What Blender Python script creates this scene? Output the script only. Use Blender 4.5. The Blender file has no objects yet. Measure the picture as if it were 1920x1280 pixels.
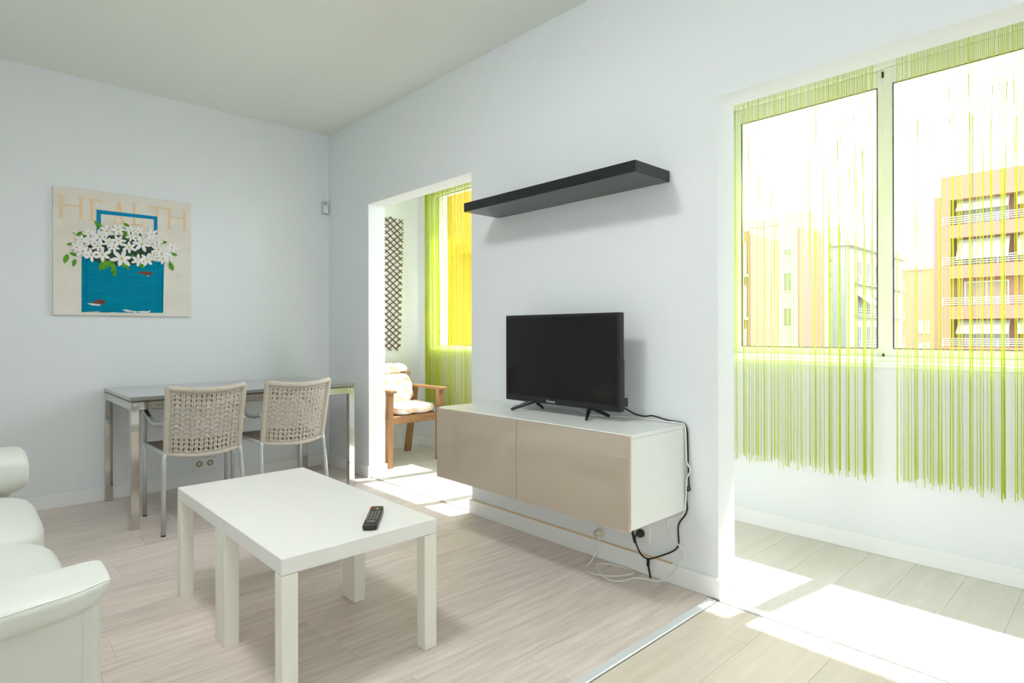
import bpy, bmesh, math, random
from mathutils import Vector, Matrix
R = random.Random(7)
scene = bpy.context.scene
col = scene.collection

# ------------------------------------------------------------------ camera
cam = bpy.data.cameras.new('camera')
cam.sensor_width = 36.0
cam.lens = 1111.33 / 1920 * 36.0
cam.shift_y = -17.2 / 1920
cam.clip_start = 0.02
cam.clip_end = 500
camo = bpy.data.objects.new('camera', cam)
col.objects.link(camo)
camo.location = (0, 0, 1.105)
camo.rotation_euler = (math.pi / 2, 0, 0)
camo.rotation_euler = (Matrix.Rotation(-0.7543, 3, 'Z') @ Matrix.Rotation(math.pi / 2, 3, 'X') @ Matrix.Rotation(-0.002, 3, 'Z')).to_euler()
scene.camera = camo

# ------------------------------------------------------------------ sky, sun, exposure
w = bpy.data.worlds.new('sky')
scene.world = w
w.use_nodes = True
nt = w.node_tree
bg = nt.nodes['Background']
bg.inputs['Color'].default_value = (0.90, 0.955, 1.0, 1)
bg.inputs['Strength'].default_value = 3.0
sun = bpy.data.lights.new('sun', 'SUN')
sun.energy = 6.5
sun.angle = 0.012
sun.color = (1.0, 0.98, 0.965)
suno = bpy.data.objects.new('sun', sun)
col.objects.link(suno)
suno.rotation_euler = Vector((1.0, -0.15, 1.77)).to_track_quat('Z', 'Y').to_euler()
FILL_LAMP = 25.0           # strength of the fill lamp added on the ceiling, out of view
vs = scene.view_settings
vs.view_transform = 'Standard'
vs.look = 'None'
vs.exposure = 1.18
vs.gamma = 1.0
vs.use_curve_mapping = False
cy = scene.cycles
cy.max_bounces = 8
cy.diffuse_bounces = 7
cy.glossy_bounces = 3
cy.transmission_bounces = 2
cy.transparent_max_bounces = 16
cy.sample_clamp_indirect = 8.0


# ------------------------------------------------------------------ materials
def srgb(r, g, b):
    f = lambda c: c / 12.92 if c <= .04045 else ((c + .055) / 1.055) ** 2.4
    return (f(r / 255), f(g / 255), f(b / 255), 1)


MATS = {}


def mat(name, c, rough=.5, metal=0.0, spec=.5, var=0.0, scale=(8, 8, 8), bump=0.0, coat=0.0, trans=0.0, c2=None, detail=4, rnd=0.0):
    """principled material; var mixes two tones by noise, bump gives fine relief"""
    m = bpy.data.materials.new(name)
    m.use_nodes = True
    n = m.node_tree.nodes
    l = m.node_tree.links
    b = n['Principled BSDF']
    b.inputs['Base Color'].default_value = c
    b.inputs['Roughness'].default_value = rough
    b.inputs['Metallic'].default_value = metal
    b.inputs['Specular IOR Level'].default_value = spec
    b.inputs['Coat Weight'].default_value = coat
    if var or bump or rnd:
        tc = n.new('ShaderNodeTexCoord')
        mp = n.new('ShaderNodeMapping')
        mp.inputs['Scale'].default_value = scale
        l.new(tc.outputs['Object'], mp.inputs['Vector'])
        if rnd:
            oi = n.new('ShaderNodeObjectInfo')
            cx = n.new('ShaderNodeCombineXYZ')
            mu = n.new('ShaderNodeMath'); mu.operation = 'MULTIPLY'; mu.inputs[1].default_value = 71.0
            l.new(oi.outputs['Random'], mu.inputs[0])
            l.new(mu.outputs[0], cx.inputs[0]); l.new(mu.outputs[0], cx.inputs[1])
            l.new(cx.outputs[0], mp.inputs['Location'])
        no = n.new('ShaderNodeTexNoise')
        no.inputs['Scale'].default_value = 1.0
        no.inputs['Detail'].default_value = detail
        no.inputs['Roughness'].default_value = .6
        l.new(mp.outputs[0], no.inputs['Vector'])
        if var:
            ramp = n.new('ShaderNodeValToRGB')
            ramp.color_ramp.elements[0].position = .5 - .5 * var
            ramp.color_ramp.elements[1].position = .5 + .5 * var
            ramp.color_ramp.elements[0].color = c2 or tuple(x * .8 for x in c[:3]) + (1,)
            ramp.color_ramp.elements[1].color = c
            l.new(no.outputs['Fac'], ramp.inputs['Fac'])
            out = ramp.outputs['Color']
            if rnd:
                hs = n.new('ShaderNodeHueSaturation')
                mr = n.new('ShaderNodeMapRange')
                mr.inputs['To Min'].default_value = 1 - rnd
                mr.inputs['To Max'].default_value = 1 + rnd * .6
                l.new(oi.outputs['Random'], mr.inputs['Value'])
                l.new(mr.outputs[0], hs.inputs['Value'])
                l.new(out, hs.inputs['Color'])
                out = hs.outputs['Color']
            l.new(out, b.inputs['Base Color'])
        if bump:
            bp = n.new('ShaderNodeBump')
            bp.inputs['Strength'].default_value = bump
            bp.inputs['Distance'].default_value = .002
            l.new(no.outputs['Fac'], bp.inputs['Height'])
            l.new(bp.outputs['Normal'], b.inputs['Normal'])
    if trans:
        tr = n.new('ShaderNodeBsdfTranslucent')
        tr.inputs['Color'].default_value = c
        mx = n.new('ShaderNodeMixShader')
        mx.inputs['Fac'].default_value = trans
        l.new(b.outputs[0], mx.inputs[1])
        l.new(tr.outputs[0], mx.inputs[2])
        l.new(mx.outputs[0], n['Material Output'].inputs['Surface'])
    MATS[name] = m
    return m


def glass_mat(name, tint=(1, 1, 1, 1), refl=.05):
    m = bpy.data.materials.new(name)
    m.use_nodes = True
    n = m.node_tree.nodes
    l = m.node_tree.links
    n.remove(n['Principled BSDF'])
    t = n.new('ShaderNodeBsdfTransparent'); t.inputs['Color'].default_value = tint
    g = n.new('ShaderNodeBsdfGlossy'); g.inputs['Roughness'].default_value = 0.02
    lw_ = n.new('ShaderNodeLayerWeight'); lw_.inputs['Blend'].default_value = .5
    pw = n.new('ShaderNodeMath'); pw.operation = 'POWER'; pw.inputs[1].default_value = 5.0
    fr = n.new('ShaderNodeMath'); fr.operation = 'MULTIPLY_ADD'; fr.inputs[1].default_value = .5; fr.inputs[2].default_value = .02
    l.new(lw_.outputs['Facing'], pw.inputs[0]); l.new(pw.outputs[0], fr.inputs[0])
    mx = n.new('ShaderNodeMixShader')
    l.new(fr.outputs[0], mx.inputs['Fac'])
    l.new(t.outputs[0], mx.inputs[1]); l.new(g.outputs[0], mx.inputs[2])
    l.new(mx.outputs[0], n['Material Output'].inputs['Surface'])
    MATS[name] = m
    return m


mat('wall_paint', srgb(230, 233, 235), .85, var=.9, scale=(3, 3, 3), c2=srgb(227, 231, 233), bump=.04)
mat('ceiling_paint', srgb(229, 233, 226), .9)
mat('trim_white', srgb(236, 238, 237), .45)
mat('oak', srgb(232, 221, 212), .42, var=.46, scale=(3.4, 40, 4), c2=srgb(198, 184, 174), bump=.06, rnd=.09, detail=9)
mat('oak_entry', srgb(228, 218, 202), .42, var=.5, scale=(1.6, 26, 4), c2=srgb(212, 199, 180), bump=.04, rnd=.05, detail=6)
mat('oak_gallery', srgb(226, 223, 214), .42, var=.5, scale=(2.0, 14, 4), c2=srgb(208, 204, 194), bump=.04, rnd=.05, detail=6)
mat('seam', srgb(176, 164, 152), .8)
mat('strip_metal', srgb(232, 236, 238), .35, metal=.3)
mat('tan_edge', srgb(222, 196, 160), .7)
mat('frame_white', srgb(238, 242, 238), .35)
mat('gasket', srgb(60, 55, 50), .6)
glass_mat('window_glass')
mat('lacquer_white', srgb(234, 233, 229), .32, spec=.45)
mat('lacquer_side', srgb(236, 234, 222), .4, spec=.4)
mat('cab_white', srgb(228, 231, 228), .4)
mat('taupe_gloss', srgb(180, 166, 150), .05, spec=.5, coat=1.0)
mat('taupe_edge', srgb(226, 214, 190), .4)
mat('shelf_black', srgb(28, 31, 31), .16, spec=.5)
mat('tv_black', srgb(20, 23, 22), .32)
mat('tv_screen', srgb(14, 14, 13), .09, spec=.35)
mat('tv_logo', srgb(190, 192, 190), .4)
mat('chrome', srgb(205, 203, 198), .08, metal=1.0)
mat('alu', srgb(200, 204, 206), .34, metal=.55)
mat('tabletop_grey', srgb(122, 124, 119), .1, spec=.6, coat=.8)
mat('tabletop_edge', srgb(80, 78, 72), .4)
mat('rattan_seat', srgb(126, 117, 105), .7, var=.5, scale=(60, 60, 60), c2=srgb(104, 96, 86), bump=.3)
mat('rattan', srgb(204, 196, 184), .6, var=.5, scale=(40, 40, 40), c2=srgb(184, 175, 161))
mat('wood_brown', srgb(172, 130, 90), .45, var=.6, scale=(30, 30, 4), c2=srgb(134, 96, 60), bump=.1)
mat('wood_brown_h', srgb(172, 130, 90), .45, var=.6, scale=(4, 30, 30), c2=srgb(134, 96, 60), bump=.1)
mat('wood_brown_y', srgb(172, 130, 90), .45, var=.6, scale=(30, 4, 30), c2=srgb(134, 96, 60), bump=.1)
mat('cushion_print', srgb(244, 240, 232), .9, var=.3, scale=(15, 15, 15), c2=srgb(222, 190, 158), bump=.1, detail=2)
mat('willow', srgb(116, 82, 58), .8, var=.5, scale=(40, 40, 40), c2=srgb(88, 62, 44))
mat('lime', srgb(222, 234, 56), .7, spec=.2, trans=.5)
mat('lime_tape', srgb(206, 230, 90), .7, trans=.4)
mat('leather', srgb(216, 218, 211), .42, spec=.4, var=.6, scale=(5, 5, 5), c2=srgb(211, 213, 205), bump=.05)
mat('leather_piping', srgb(224, 225, 217), .5)
mat('stitch', srgb(212, 213, 202), .7)
mat('canvas', srgb(230, 225, 214), .8, var=.5, scale=(5, 5, 7), c2=srgb(217, 211, 199), bump=.1)
mat('canvas_edge', srgb(226, 222, 212), .8)
mat('letter_tan', srgb(236, 203, 160), .8, var=.5, scale=(60, 60, 60), c2=srgb(226, 196, 160))
mat('bag_blue', srgb(0, 138, 166), .9, spec=.1, var=.5, scale=(6, 6, 40), c2=srgb(0, 120, 150))
mat('bag_blue_dark', srgb(0, 98, 124), .9, spec=.1)
mat('handle_blue', srgb(20, 134, 180), .9, spec=.1)
mat('rust', srgb(132, 70, 44), .8, var=.5, scale=(50, 50, 50), c2=srgb(80, 54, 50))
mat('chip_white', srgb(214, 218, 216), .8)
mat('petal', srgb(246, 244, 244), .8, var=.5, scale=(30, 30, 30), c2=srgb(222, 222, 216))
mat('pistil', srgb(196, 186, 90), .8)
mat('leaf_green', srgb(122, 176, 58), .9, spec=.1, var=.5, scale=(40, 40, 40), c2=srgb(44, 118, 44))
mat('leaf_dark', srgb(34, 66, 50), .8)
mat('plastic_white', srgb(232, 234, 228), .4)
mat('socket_grey', srgb(206, 206, 192), .5)
mat('dark_hole', srgb(50, 48, 44), .6)
mat('sensor_grey', srgb(196, 208, 212), .45)
mat('cable_black', srgb(28, 30, 29), .5)
mat('cable_white', srgb(238, 238, 232), .5)
mat('clear_plug', srgb(214, 210, 190), .2, spec=.6)
mat('remote_black', srgb(34, 32, 30), .45)
mat('remote_button', srgb(92, 94, 88), .5)
mat('b_red', srgb(190, 50, 56), .5)
mat('b_green', srgb(46, 150, 66), .5)
mat('b_yellow', srgb(220, 170, 70), .5)
mat('b_blue', srgb(50, 92, 104), .5)
mat('print_light', srgb(205, 205, 200), .6)
# outdoors
mat('salmon', srgb(149, 110, 92), .9, var=.8, scale=(.3, .3, .3), c2=srgb(145, 105, 88))
mat('pale_pink', srgb(151, 124, 113), .9, var=.8, scale=(.2, .2, .2), c2=srgb(148, 121, 110))
mat('stucco_white', srgb(164, 165, 161), .9)
mat('stucco_grey', srgb(143, 150, 143), .9)
mat('brick_brown', srgb(123, 92, 75), .9, var=.6, scale=(2, 2, 4), c2=srgb(104, 86, 70))
mat('awning_cream', srgb(161, 159, 150), .9)
mat('rail_white', srgb(181, 181, 179), .6)
mat('shade_dark', srgb(150, 132, 116), .8)  # shade inside the balcony recesses, put into the pane colour
mat('pane_grey', srgb(105, 123, 108), .3)
mat('slate', srgb(121, 130, 130), .8)
mat('orange_stucco', srgb(156, 114, 33), .9, var=.6, scale=(2, 2, 2), c2=srgb(151, 96, 33))
mat('street', srgb(136, 135, 130), .9)


# ------------------------------------------------------------------ mesh helpers
class MB:
    def __init__(self):
        self.v = []; self.f = []; self.s = []

    def add(self, verts, faces, smooth=False):
        o = len(self.v)
        self.v += [tuple(p) for p in verts]
        self.f += [tuple(i + o for i in f) for f in faces]
        self.s += [smooth] * len(faces)
        return self

    def box(self, a, b):
        (x0, y0, z0), (x1, y1, z1) = a, b
        x0, x1 = min(x0, x1), max(x0, x1); y0, y1 = min(y0, y1), max(y0, y1); z0, z1 = min(z0, z1), max(z0, z1)
        v = [(x0, y0, z0), (x1, y0, z0), (x1, y1, z0), (x0, y1, z0), (x0, y0, z1), (x1, y0, z1), (x1, y1, z1), (x0, y1, z1)]
        return self.add(v, [(3, 2, 1, 0), (4, 5, 6, 7), (0, 1, 5, 4), (1, 2, 6, 5), (2, 3, 7, 6), (3, 0, 4, 7)])

    def rbox(self, a, b, r=.003, seg=2):
        """bevelled box"""
        bm = bmesh.new()
        bmesh.ops.create_cube(bm, size=1)
        c = [(a[i] + b[i]) / 2 for i in range(3)]; d = [abs(b[i] - a[i]) for i in range(3)]
        for vv in bm.verts:
            vv.co = Vector((c[0] + vv.co.x * d[0], c[1] + vv.co.y * d[1], c[2] + vv.co.z * d[2]))
        r = min(r, min(d) * .49)
        bmesh.ops.bevel(bm, geom=bm.edges[:], offset=r, segments=seg, affect='EDGES', profile=.5)
        bm.verts.index_update()
        self.add([v.co[:] for v in bm.verts], [tuple(v.index for v in f.verts) for f in bm.faces], False)
        bm.free()
        return self

    def sq(self, c, d, k=5.0, n=12, fn=None):
        """superquadric cushion: centre c, full size d, exponent k; fn displaces points"""
        idx = {}
        verts = []

        def vid(i, j, l):
            key = (i, j, l)
            if key not in idx:
                p = [2 * t / n - 1 for t in key]
                p = [math.copysign(abs(math.sin(t * math.pi / 2)), t) if True else t for t in p]
                nr = sum(abs(t) ** k for t in p) ** (1 / k)
                p = [t / nr for t in p]
                q = Vector((c[0] + p[0] * d[0] / 2, c[1] + p[1] * d[1] / 2, c[2] + p[2] * d[2] / 2))
                if fn:
                    q = fn(q, p)
                idx[key] = len(verts)
                verts.append(q)
            return idx[key]
        faces = []
        for a in range(n):
            for b in range(n):
                faces.append((vid(a, b, 0), vid(a, b + 1, 0), vid(a + 1, b + 1, 0), vid(a + 1, b, 0)))
                faces.append((vid(a, b, n), vid(a + 1, b, n), vid(a + 1, b + 1, n), vid(a, b + 1, n)))
                faces.append((vid(a, 0, b), vid(a + 1, 0, b), vid(a + 1, 0, b + 1), vid(a, 0, b + 1)))
                faces.append((vid(a, n, b), vid(a, n, b + 1), vid(a + 1, n, b + 1), vid(a + 1, n, b)))
                faces.append((vid(0, a, b), vid(0, a, b + 1), vid(0, a + 1, b + 1), vid(0, a + 1, b)))
                faces.append((vid(n, a, b), vid(n, a + 1, b), vid(n, a + 1, b + 1), vid(n, a, b + 1)))
        return self.add(verts, faces, True)

    def tube(self, pts, r, seg=8, cap=True, smooth=True):
        pts = [Vector(p) for p in pts]
        rs = r if isinstance(r, (list, tuple)) else [r] * len(pts)
        ts = []
        for i in range(len(pts)):
            a = pts[max(0, i - 1)]; b = pts[min(len(pts) - 1, i + 1)]
            ts.append((b - a).normalized())
        up = Vector((0, 0, 1)) if abs(ts[0].z) < .9 else Vector((1, 0, 0))
        u = ts[0].cross(up).normalized()
        verts = []
        for i, p in enumerate(pts):
            u = (u - ts[i] * u.dot(ts[i]))
            u.normalize()
            v = ts[i].cross(u)
            for s in range(seg):
                a = 2 * math.pi * s / seg
                verts.append(p + (u * math.cos(a) + v * math.sin(a)) * rs[i])
        faces = []
        for i in range(len(pts) - 1):
            for s in range(seg):
                s2 = (s + 1) % seg
                faces.append((i * seg + s, i * seg + s2, (i + 1) * seg + s2, (i + 1) * seg + s))
        self.add(verts, faces, smooth)
        if cap:
            o = len(self.v) - len(verts)
            self.f.append(tuple(o + s for s in reversed(range(seg)))); self.s.append(False)
            e = o + (len(pts) - 1) * seg
            self.f.append(tuple(e + s for s in range(seg))); self.s.append(False)
        return self

    def bar(self, a, b, wx, wy, side=None):
        """rectangular bar from a to b; side = direction of the wx width"""
        a = Vector(a); b = Vector(b); t = (b - a).normalized()
        s = Vector(side) if side else (Vector((1, 0, 0)) if abs(t.x) < .9 else Vector((0, 1, 0)))
        s = (s - t * s.dot(t)).normalized(); q = t.cross(s)
        v = []
        for p in (a, b):
            for i, j in ((-1, -1), (1, -1), (1, 1), (-1, 1)):
                v.append(p + s * (wx / 2 * i) + q * (wy / 2 * j))
        return self.add(v, [(3, 2, 1, 0), (4, 5, 6, 7), (0, 1, 5, 4), (1, 2, 6, 5), (2, 3, 7, 6), (3, 0, 4, 7)])

    def prism(self, poly, plane, t0, t1):
        """polygon poly (2-D) extruded; plane 'xz' extrudes in y, 'yz' in x, 'xy' in z"""
        n = len(poly)
        def P(p, t):
            return {'xz': (p[0], t, p[1]), 'yz': (t, p[0], p[1]), 'xy': (p[0], p[1], t)}[plane]
        v = [P(p, t0) for p in poly] + [P(p, t1) for p in poly]
        f = [tuple(range(n)), tuple(reversed(range(n, 2 * n)))]
        f += [(i, i + n, (i + 1) % n + n, (i + 1) % n) for i in range(n)]
        return self.add(v, f)

    def build(self, name, m, parent=None, label=None):
        me = bpy.data.meshes.new(name)
        me.from_pydata([tuple(v) for v in self.v], [], self.f)
        me.materials.append(MATS[m])
        me.polygons.foreach_set('use_smooth', self.s)
        me.update()
        bm = bmesh.new(); bm.from_mesh(me)
        bmesh.ops.recalc_face_normals(bm, faces=bm.faces[:])
        bm.to_mesh(me); bm.free()
        o = bpy.data.objects.new(name, me)
        col.objects.link(o)
        if parent is not None:
            o.parent = parent
        if label:
            o['label'] = label
        return o


def empty(name, loc=(0, 0, 0), rz=0):
    o = bpy.data.objects.new(name, None)
    o.empty_display_size = .1
    col.objects.link(o)
    o.location = loc
    o.rotation_euler = (0, 0, rz)
    return o


def tag(o, label, cat, group=None, kind=None):
    o['label'] = label
    o['category'] = cat
    if group:
        o['group'] = group
    if kind:
        o['kind'] = kind
    return o


def struct(o, label=None):
    o['kind'] = 'structure'
    if label:
        o['label'] = label
    return o


def part(name, m, parent, a, b, r=0.0, label=None):
    mb = MB()
    mb.rbox(a, b, r) if r else mb.box(a, b)
    return mb.build(name, m, parent, label)


def smooth_path(pts, n=6):
    pts = [Vector(p) for p in pts]
    out = []
    for i in range(len(pts) - 1):
        p0 = pts[max(0, i - 1)]; p1 = pts[i]; p2 = pts[i + 1]; p3 = pts[min(len(pts) - 1, i + 2)]
        for k in range(n):
            t = k / n
            out.append(.5 * ((2 * p1) + (p2 - p0) * t + (2 * p0 - 5 * p1 + 4 * p2 - p3) * t * t + (3 * p1 - p0 - 3 * p2 + p3) * t ** 3))
    out.append(pts[-1])
    return out


def copy_tree(o, parent=None):
    c = o.copy()
    col.objects.link(c)
    if parent is not None:
        c.parent = parent
    for ch in list(o.children):
        copy_tree(ch, c)
    return c


# ------------------------------------------------------------------ room numbers
XT, XTB = 2.303, 2.445        # wall with the television: room face, gallery face
YB = 4.71                     # wall with the picture
XL, YR = -0.80, -2.6          # left wall, rear wall
CZ = 2.76                     # ceiling
XG = 3.34                     # gallery parapet, room face
XGO = 3.56                    # gallery parapet, outer face
YE = 4.875                    # gallery end wall
GZ = 2.62                     # gallery ceiling
OL0, OL1, OLZ = 2.81, 4.05, 2.085     # opening beside the dining table
OR0, OR1, ORZ = -2.1, 1.205, 2.078    # wide opening right of the television
W = [(2.2, 4.72), (-0.10, 1.70)]   # window openings in the parapet
WZ0, WZ1 = 0.95, 2.45

# ------------------------------------------------------------------ structure
f = MB().box((XL, 1.215, -.05), (XT + .02, YB, -.004)).build('floor', 'seam')
struct(f, 'pale greyish oak plank floor of the living room')
f2 = MB().box((XL, YR, -.05), (XT + .02, 1.215, -.004)).build('floor_entry', 'seam')
struct(f2, 'warm beige plank floor in the near right corner')
f3 = MB().box((XT + .02, YR, -.05), (XG, YE, -.004)).build('floor_gallery', 'seam')
struct(f3, 'sunlit whitish plank floor of the glazed gallery')


def plank_mesh(name, L, wd, m):
    """plank along x with chamfered top edges"""
    g, c = .0003, .0008
    mb = MB()
    x0, x1, y0, y1 = g, L - g, g, wd - g
    v = [(x0, y0, -.003), (x1, y0, -.003), (x1, y1, -.003), (x0, y1, -.003),
         (x0, y0, -.0007), (x1, y0, -.0007), (x1, y1, -.0007), (x0, y1, -.0007),
         (x0 + c, y0 + c, 0), (x1 - c, y0 + c, 0), (x1 - c, y1 - c, 0), (x0 + c, y1 - c, 0)]
    fs = [(8, 9, 10, 11)]
    for i in range(4):
        j = (i + 1) % 4
        fs += [(i, j, j + 4, i + 4), (i + 4, j + 4, j + 8, i + 8)]
    mb.add(v, fs)
    me = bpy.data.meshes.new(name)
    me.from_pydata(mb.v, [], mb.f)
    me.materials.append(MATS[m])
    return me


def lay(parent, x0, x1, y0, y1, wd, L, m, seed):
    rr = random.Random(seed)
    cache = {}
    y = y0
    while y < y1 - .01:
        ww = min(wd, y1 - y)
        x = x0 - rr.uniform(.05, .95) * L if L < x1 - x0 else x0
        while x < x1 - .02:
            a = max(x, x0); b = min(x + L, x1)
            if b - a > .02:
                key = (round(b - a, 3), round(ww, 3))
                if key not in cache:
                    cache[key] = plank_mesh('plank', b - a, ww, m)
                o = bpy.data.objects.new('plank', cache[key])
                col.objects.link(o)
                o.parent = parent
                o.location = (a, y, 0)
            x += L
        y += wd


lay(f, XL, XT - .002, 1.235, YB, .193, 1.28, 'oak', 3)
lay(f2, XL, XT - .025, -1.16, 1.195, .2355, 1.2, 'oak_entry', 5)
lay(f3, XT + .025, XG, -1.0, YE, .193, 2.0, 'oak_gallery', 8)

c = MB().box((XL - .15, YR - .16, CZ), (XTB, YB + .16, CZ + .12)).build('ceiling', 'ceiling_paint')
struct(c, 'flat cream white ceiling')
c = MB().box((XTB, YR - .16, GZ), (XGO, YE + .15, GZ + .26)).build('ceiling_gallery', 'ceiling_paint')
struct(c, 'flat ceiling of the glazed gallery')

wb = MB().box((XL - .15, YB, -.05), (XTB, YB + .16, CZ)).build('wall_back', 'wall_paint')
struct(wb, 'plain white wall behind the dining table')
mb = MB()
T = CZ
mb.box((XT, OL1, -.05), (XTB, YB, T))
mb.box((XT, OR1, -.05), (XTB, OL0, T))
mb.box((XT, YR, -.05), (XTB, OR0, T))
mb.box((XT, OL0, OLZ), (XTB, OL1, T))
mb.box((XT, OR0, ORZ), (XTB, OR1, T))
struct(mb.build('wall_right', 'wall_paint'), 'white wall carrying the shelf, with two openings to the gallery')
RW = (-2.35, -1.0, 0.0, 2.3)      # balcony door opening added in the left wall, unseen, for fill daylight
mb = MB()
mb.box((XL - .15, YR, -.05), (XL, RW[0], T)); mb.box((XL - .15, RW[1], -.05), (XL, YB, T))
mb.box((XL - .15, RW[0], RW[3]), (XL, RW[1], T)); mb.box((XL - .15, RW[0], -.05), (XL, RW[1], 0))
struct(mb.build('wall_left', 'wall_paint'), 'white wall behind the sofa')
mb = MB()
mb.box((XL - .15, YR - .16, -.05), (XTB, YR, T)); mb.box((XTB, YR - .16, -.05), (XGO, YR, GZ))
struct(mb.build('wall_rear', 'wall_paint'), 'white wall behind the viewer')
mb = MB()
mb.box((XG, YR, -.05), (XGO, YE, WZ0))
mb.box((XG, YR, WZ1), (XGO, YE, GZ))
ys = sorted([YR, YE] + [t for q in W for t in q])
for i in range(0, len(ys), 2):
    mb.box((XG, ys[i], WZ0), (XGO, ys[i + 1], WZ1))
struct(mb.build('wall_outer', 'wall_paint'), 'white window wall of the gallery')
struct(MB().box((XTB, YE, -.05), (XGO, YE + .15, GZ)).build('wall_end', 'wall_paint'), 'white end wall of the gallery behind the armchair')


def bboard(name, runs, h, label):
    mb = MB()
    for a, b in runs:
        mb.rbox((a[0], a[1], 0), (b[0], b[1], h), .003, 1)
    return struct(mb.build(name, 'trim_white'), label)


t = .014
BH = .085
bboard('baseboard_back', [((XL, YB - t), (XT, YB))], BH, 'white baseboard under the dining table')
bb = bboard('baseboard_right', [((XT - t, OR1 - t), (XT, OL0 + t)), ((XT, OR1 - t), (XTB + t, OR1)), ((XT, OL0), (XTB, OL0 + t)),
                                ((XT - t, OL1 - t), (XT, YB - t)), ((XT, OL1 - t), (XTB + t, OL1))], BH, 'white baseboard below the television wall')
MB().box((XT - t + .001, 1.42, BH), (XT, OL0 + .006, BH + .004)).build('joint', 'tan_edge', bb, 'tan joint line on top of the baseboard')
bboard('baseboard_outer', [((XG - t, YR), (XG, YE))], BH, 'white baseboard under the gallery windows')
bboard('baseboard_end', [((XTB, YE - t), (XG - t, YE))], BH, 'white baseboard behind the wooden armchair')
bboard('baseboard_left', [((XL, RW[1]), (XL + t, YB - t)), ((XL, YR), (XL + t, RW[0]))], BH, 'white baseboard behind the sofa')
struct(MB().rbox((XT - .022, OR0, -.003), (XT + .022, OR1 - t, .006), .003, 1).build('trim_1', 'trim_white'), 'white threshold strip along the gallery floor')
struct(MB().rbox((XL + t, 1.197, -.003), (XT - .03, 1.233, .006), .003, 1).build('trim_2', 'strip_metal'), 'pale metal strip between the two plank floors')


def pane_frame(mb, y0, y1, z0, z1, wf, x0, x1, wb_=None):
    wb_ = wb_ or wf
    mb.rbox((x0, y0, z0), (x1, y0 + wf, z1), .003, 1)
    mb.rbox((x0, y1 - wf, z0), (x1, y1, z1), .003, 1)
    mb.rbox((x0, y0 + wf, z0), (x1, y1 - wf, z0 + wb_), .003, 1)
    mb.rbox((x0, y0 + wf, z1 - wf), (x1, y1 - wf, z1), .003, 1)


def window(n, y0, y1, splits, label, zt=2.335, zb=1.02):
    root = struct(empty('window_%d' % n, (0, 0, 0)), label)
    fr = MB()
    pane_frame(fr, y0, y1, WZ0, WZ1, .03, 3.37, 3.47)
    fr.build('window_frame', 'frame_white', root)
    MB().rbox((XG - .012, y0, WZ0 - .025), (3.372, y1, WZ0 + .004), .004, 1).build('window_sill', 'frame_white', root)
    ed = [y1 - .03] + splits + [y0 + .03]
    for k in range(len(ed) - 1):
        a, b = ed[k + 1], ed[k]
        xs = (3.385, 3.41) if k % 2 else (3.40, 3.425)
        a2 = a - (.0 if k == len(ed) - 2 else .012)
        b2 = b + (.0 if k == 0 else .0)
        sm = MB()
        wf = .042
        x0, x1 = xs
        sm.rbox((x0, a2, WZ0 + .03), (x1, a2 + wf, WZ1 - .03), .003, 1)
        sm.rbox((x0, b2 - wf, WZ0 + .03), (x1, b2, WZ1 - .03), .003, 1)
        sm.rbox((x0, a2 + wf, WZ0 + .03), (x1, b2 - wf, zb), .003, 1)
        sm.rbox((x0, a2 + wf, zt), (x1, b2 - wf, WZ1 - .03), .003, 1)
        s = sm.build('sash', 'frame_white', root)
        MB().box(((x0 + x1) / 2 - .002, a2 + wf - .004, zb - .004), ((x0 + x1) / 2 + .002, b2 - wf + .004, zt + .004)).build('pane', 'window_glass', s)
        g = MB()
        q = .004
        g.box((x0 - .001, a2 + wf, zb), (x0 + .006, a2 + wf + q, zt)); g.box((x0 - .001, b2 - wf - q, zb), (x0 + .006, b2 - wf, zt))
        g.box((x0 - .001, a2 + wf, zb), (x0 + .006, b2 - wf, zb + q * .6)); g.box((x0 - .001, a2 + wf, zt - q * .6), (x0 + .006, b2 - wf, zt))
        g.build('gasket', 'gasket', s)
        if k:
            gd = MB()
            gd.rbox((x0 - .004, b2 - .004, .965), (x0 + .012, b2 + .006, .995), .002, 1)
            gd.rbox((x0 - .004, b2 - .004, 2.375), (x0 + .012, b2 + .006, 2.405), .002, 1)
            gd.build('roller_guide', 'gasket', s)
    return root


window(1, W[1][0], W[1][1], [.888], 'white sliding window right of the television')
window(2, W[0][0], W[0][1], [3.77, 2.98], 'white sliding window seen through the left opening', zt=2.42, zb=.985)
d = struct(empty('fill_door_1', (0, 0, 0)), 'unseen glazed balcony door added behind the viewer for fill daylight')
ym_ = (RW[0] + RW[1]) / 2
for k, (a, b) in enumerate(((RW[0], ym_), (ym_, RW[1]))):
    m_ = MB()
    wf = .07
    x0, x1 = XL - .12, XL - .07
    m_.rbox((x0, a, 0), (x1, a + wf, RW[3]), .004, 1); m_.rbox((x0, b - wf, 0), (x1, b, RW[3]), .004, 1)
    m_.rbox((x0, a + wf, 0), (x1, b - wf, .12), .004, 1); m_.rbox((x0, a + wf, RW[3] - wf), (x1, b - wf, RW[3]), .004, 1)
    lf = m_.build('fill_door_leaf', 'frame_white', d)
    MB().box((x0 + .023, a + wf - .004, .116), (x0 + .027, b - wf + .004, RW[3] - wf + .004)).build('pane', 'window_glass', lf)

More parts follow.
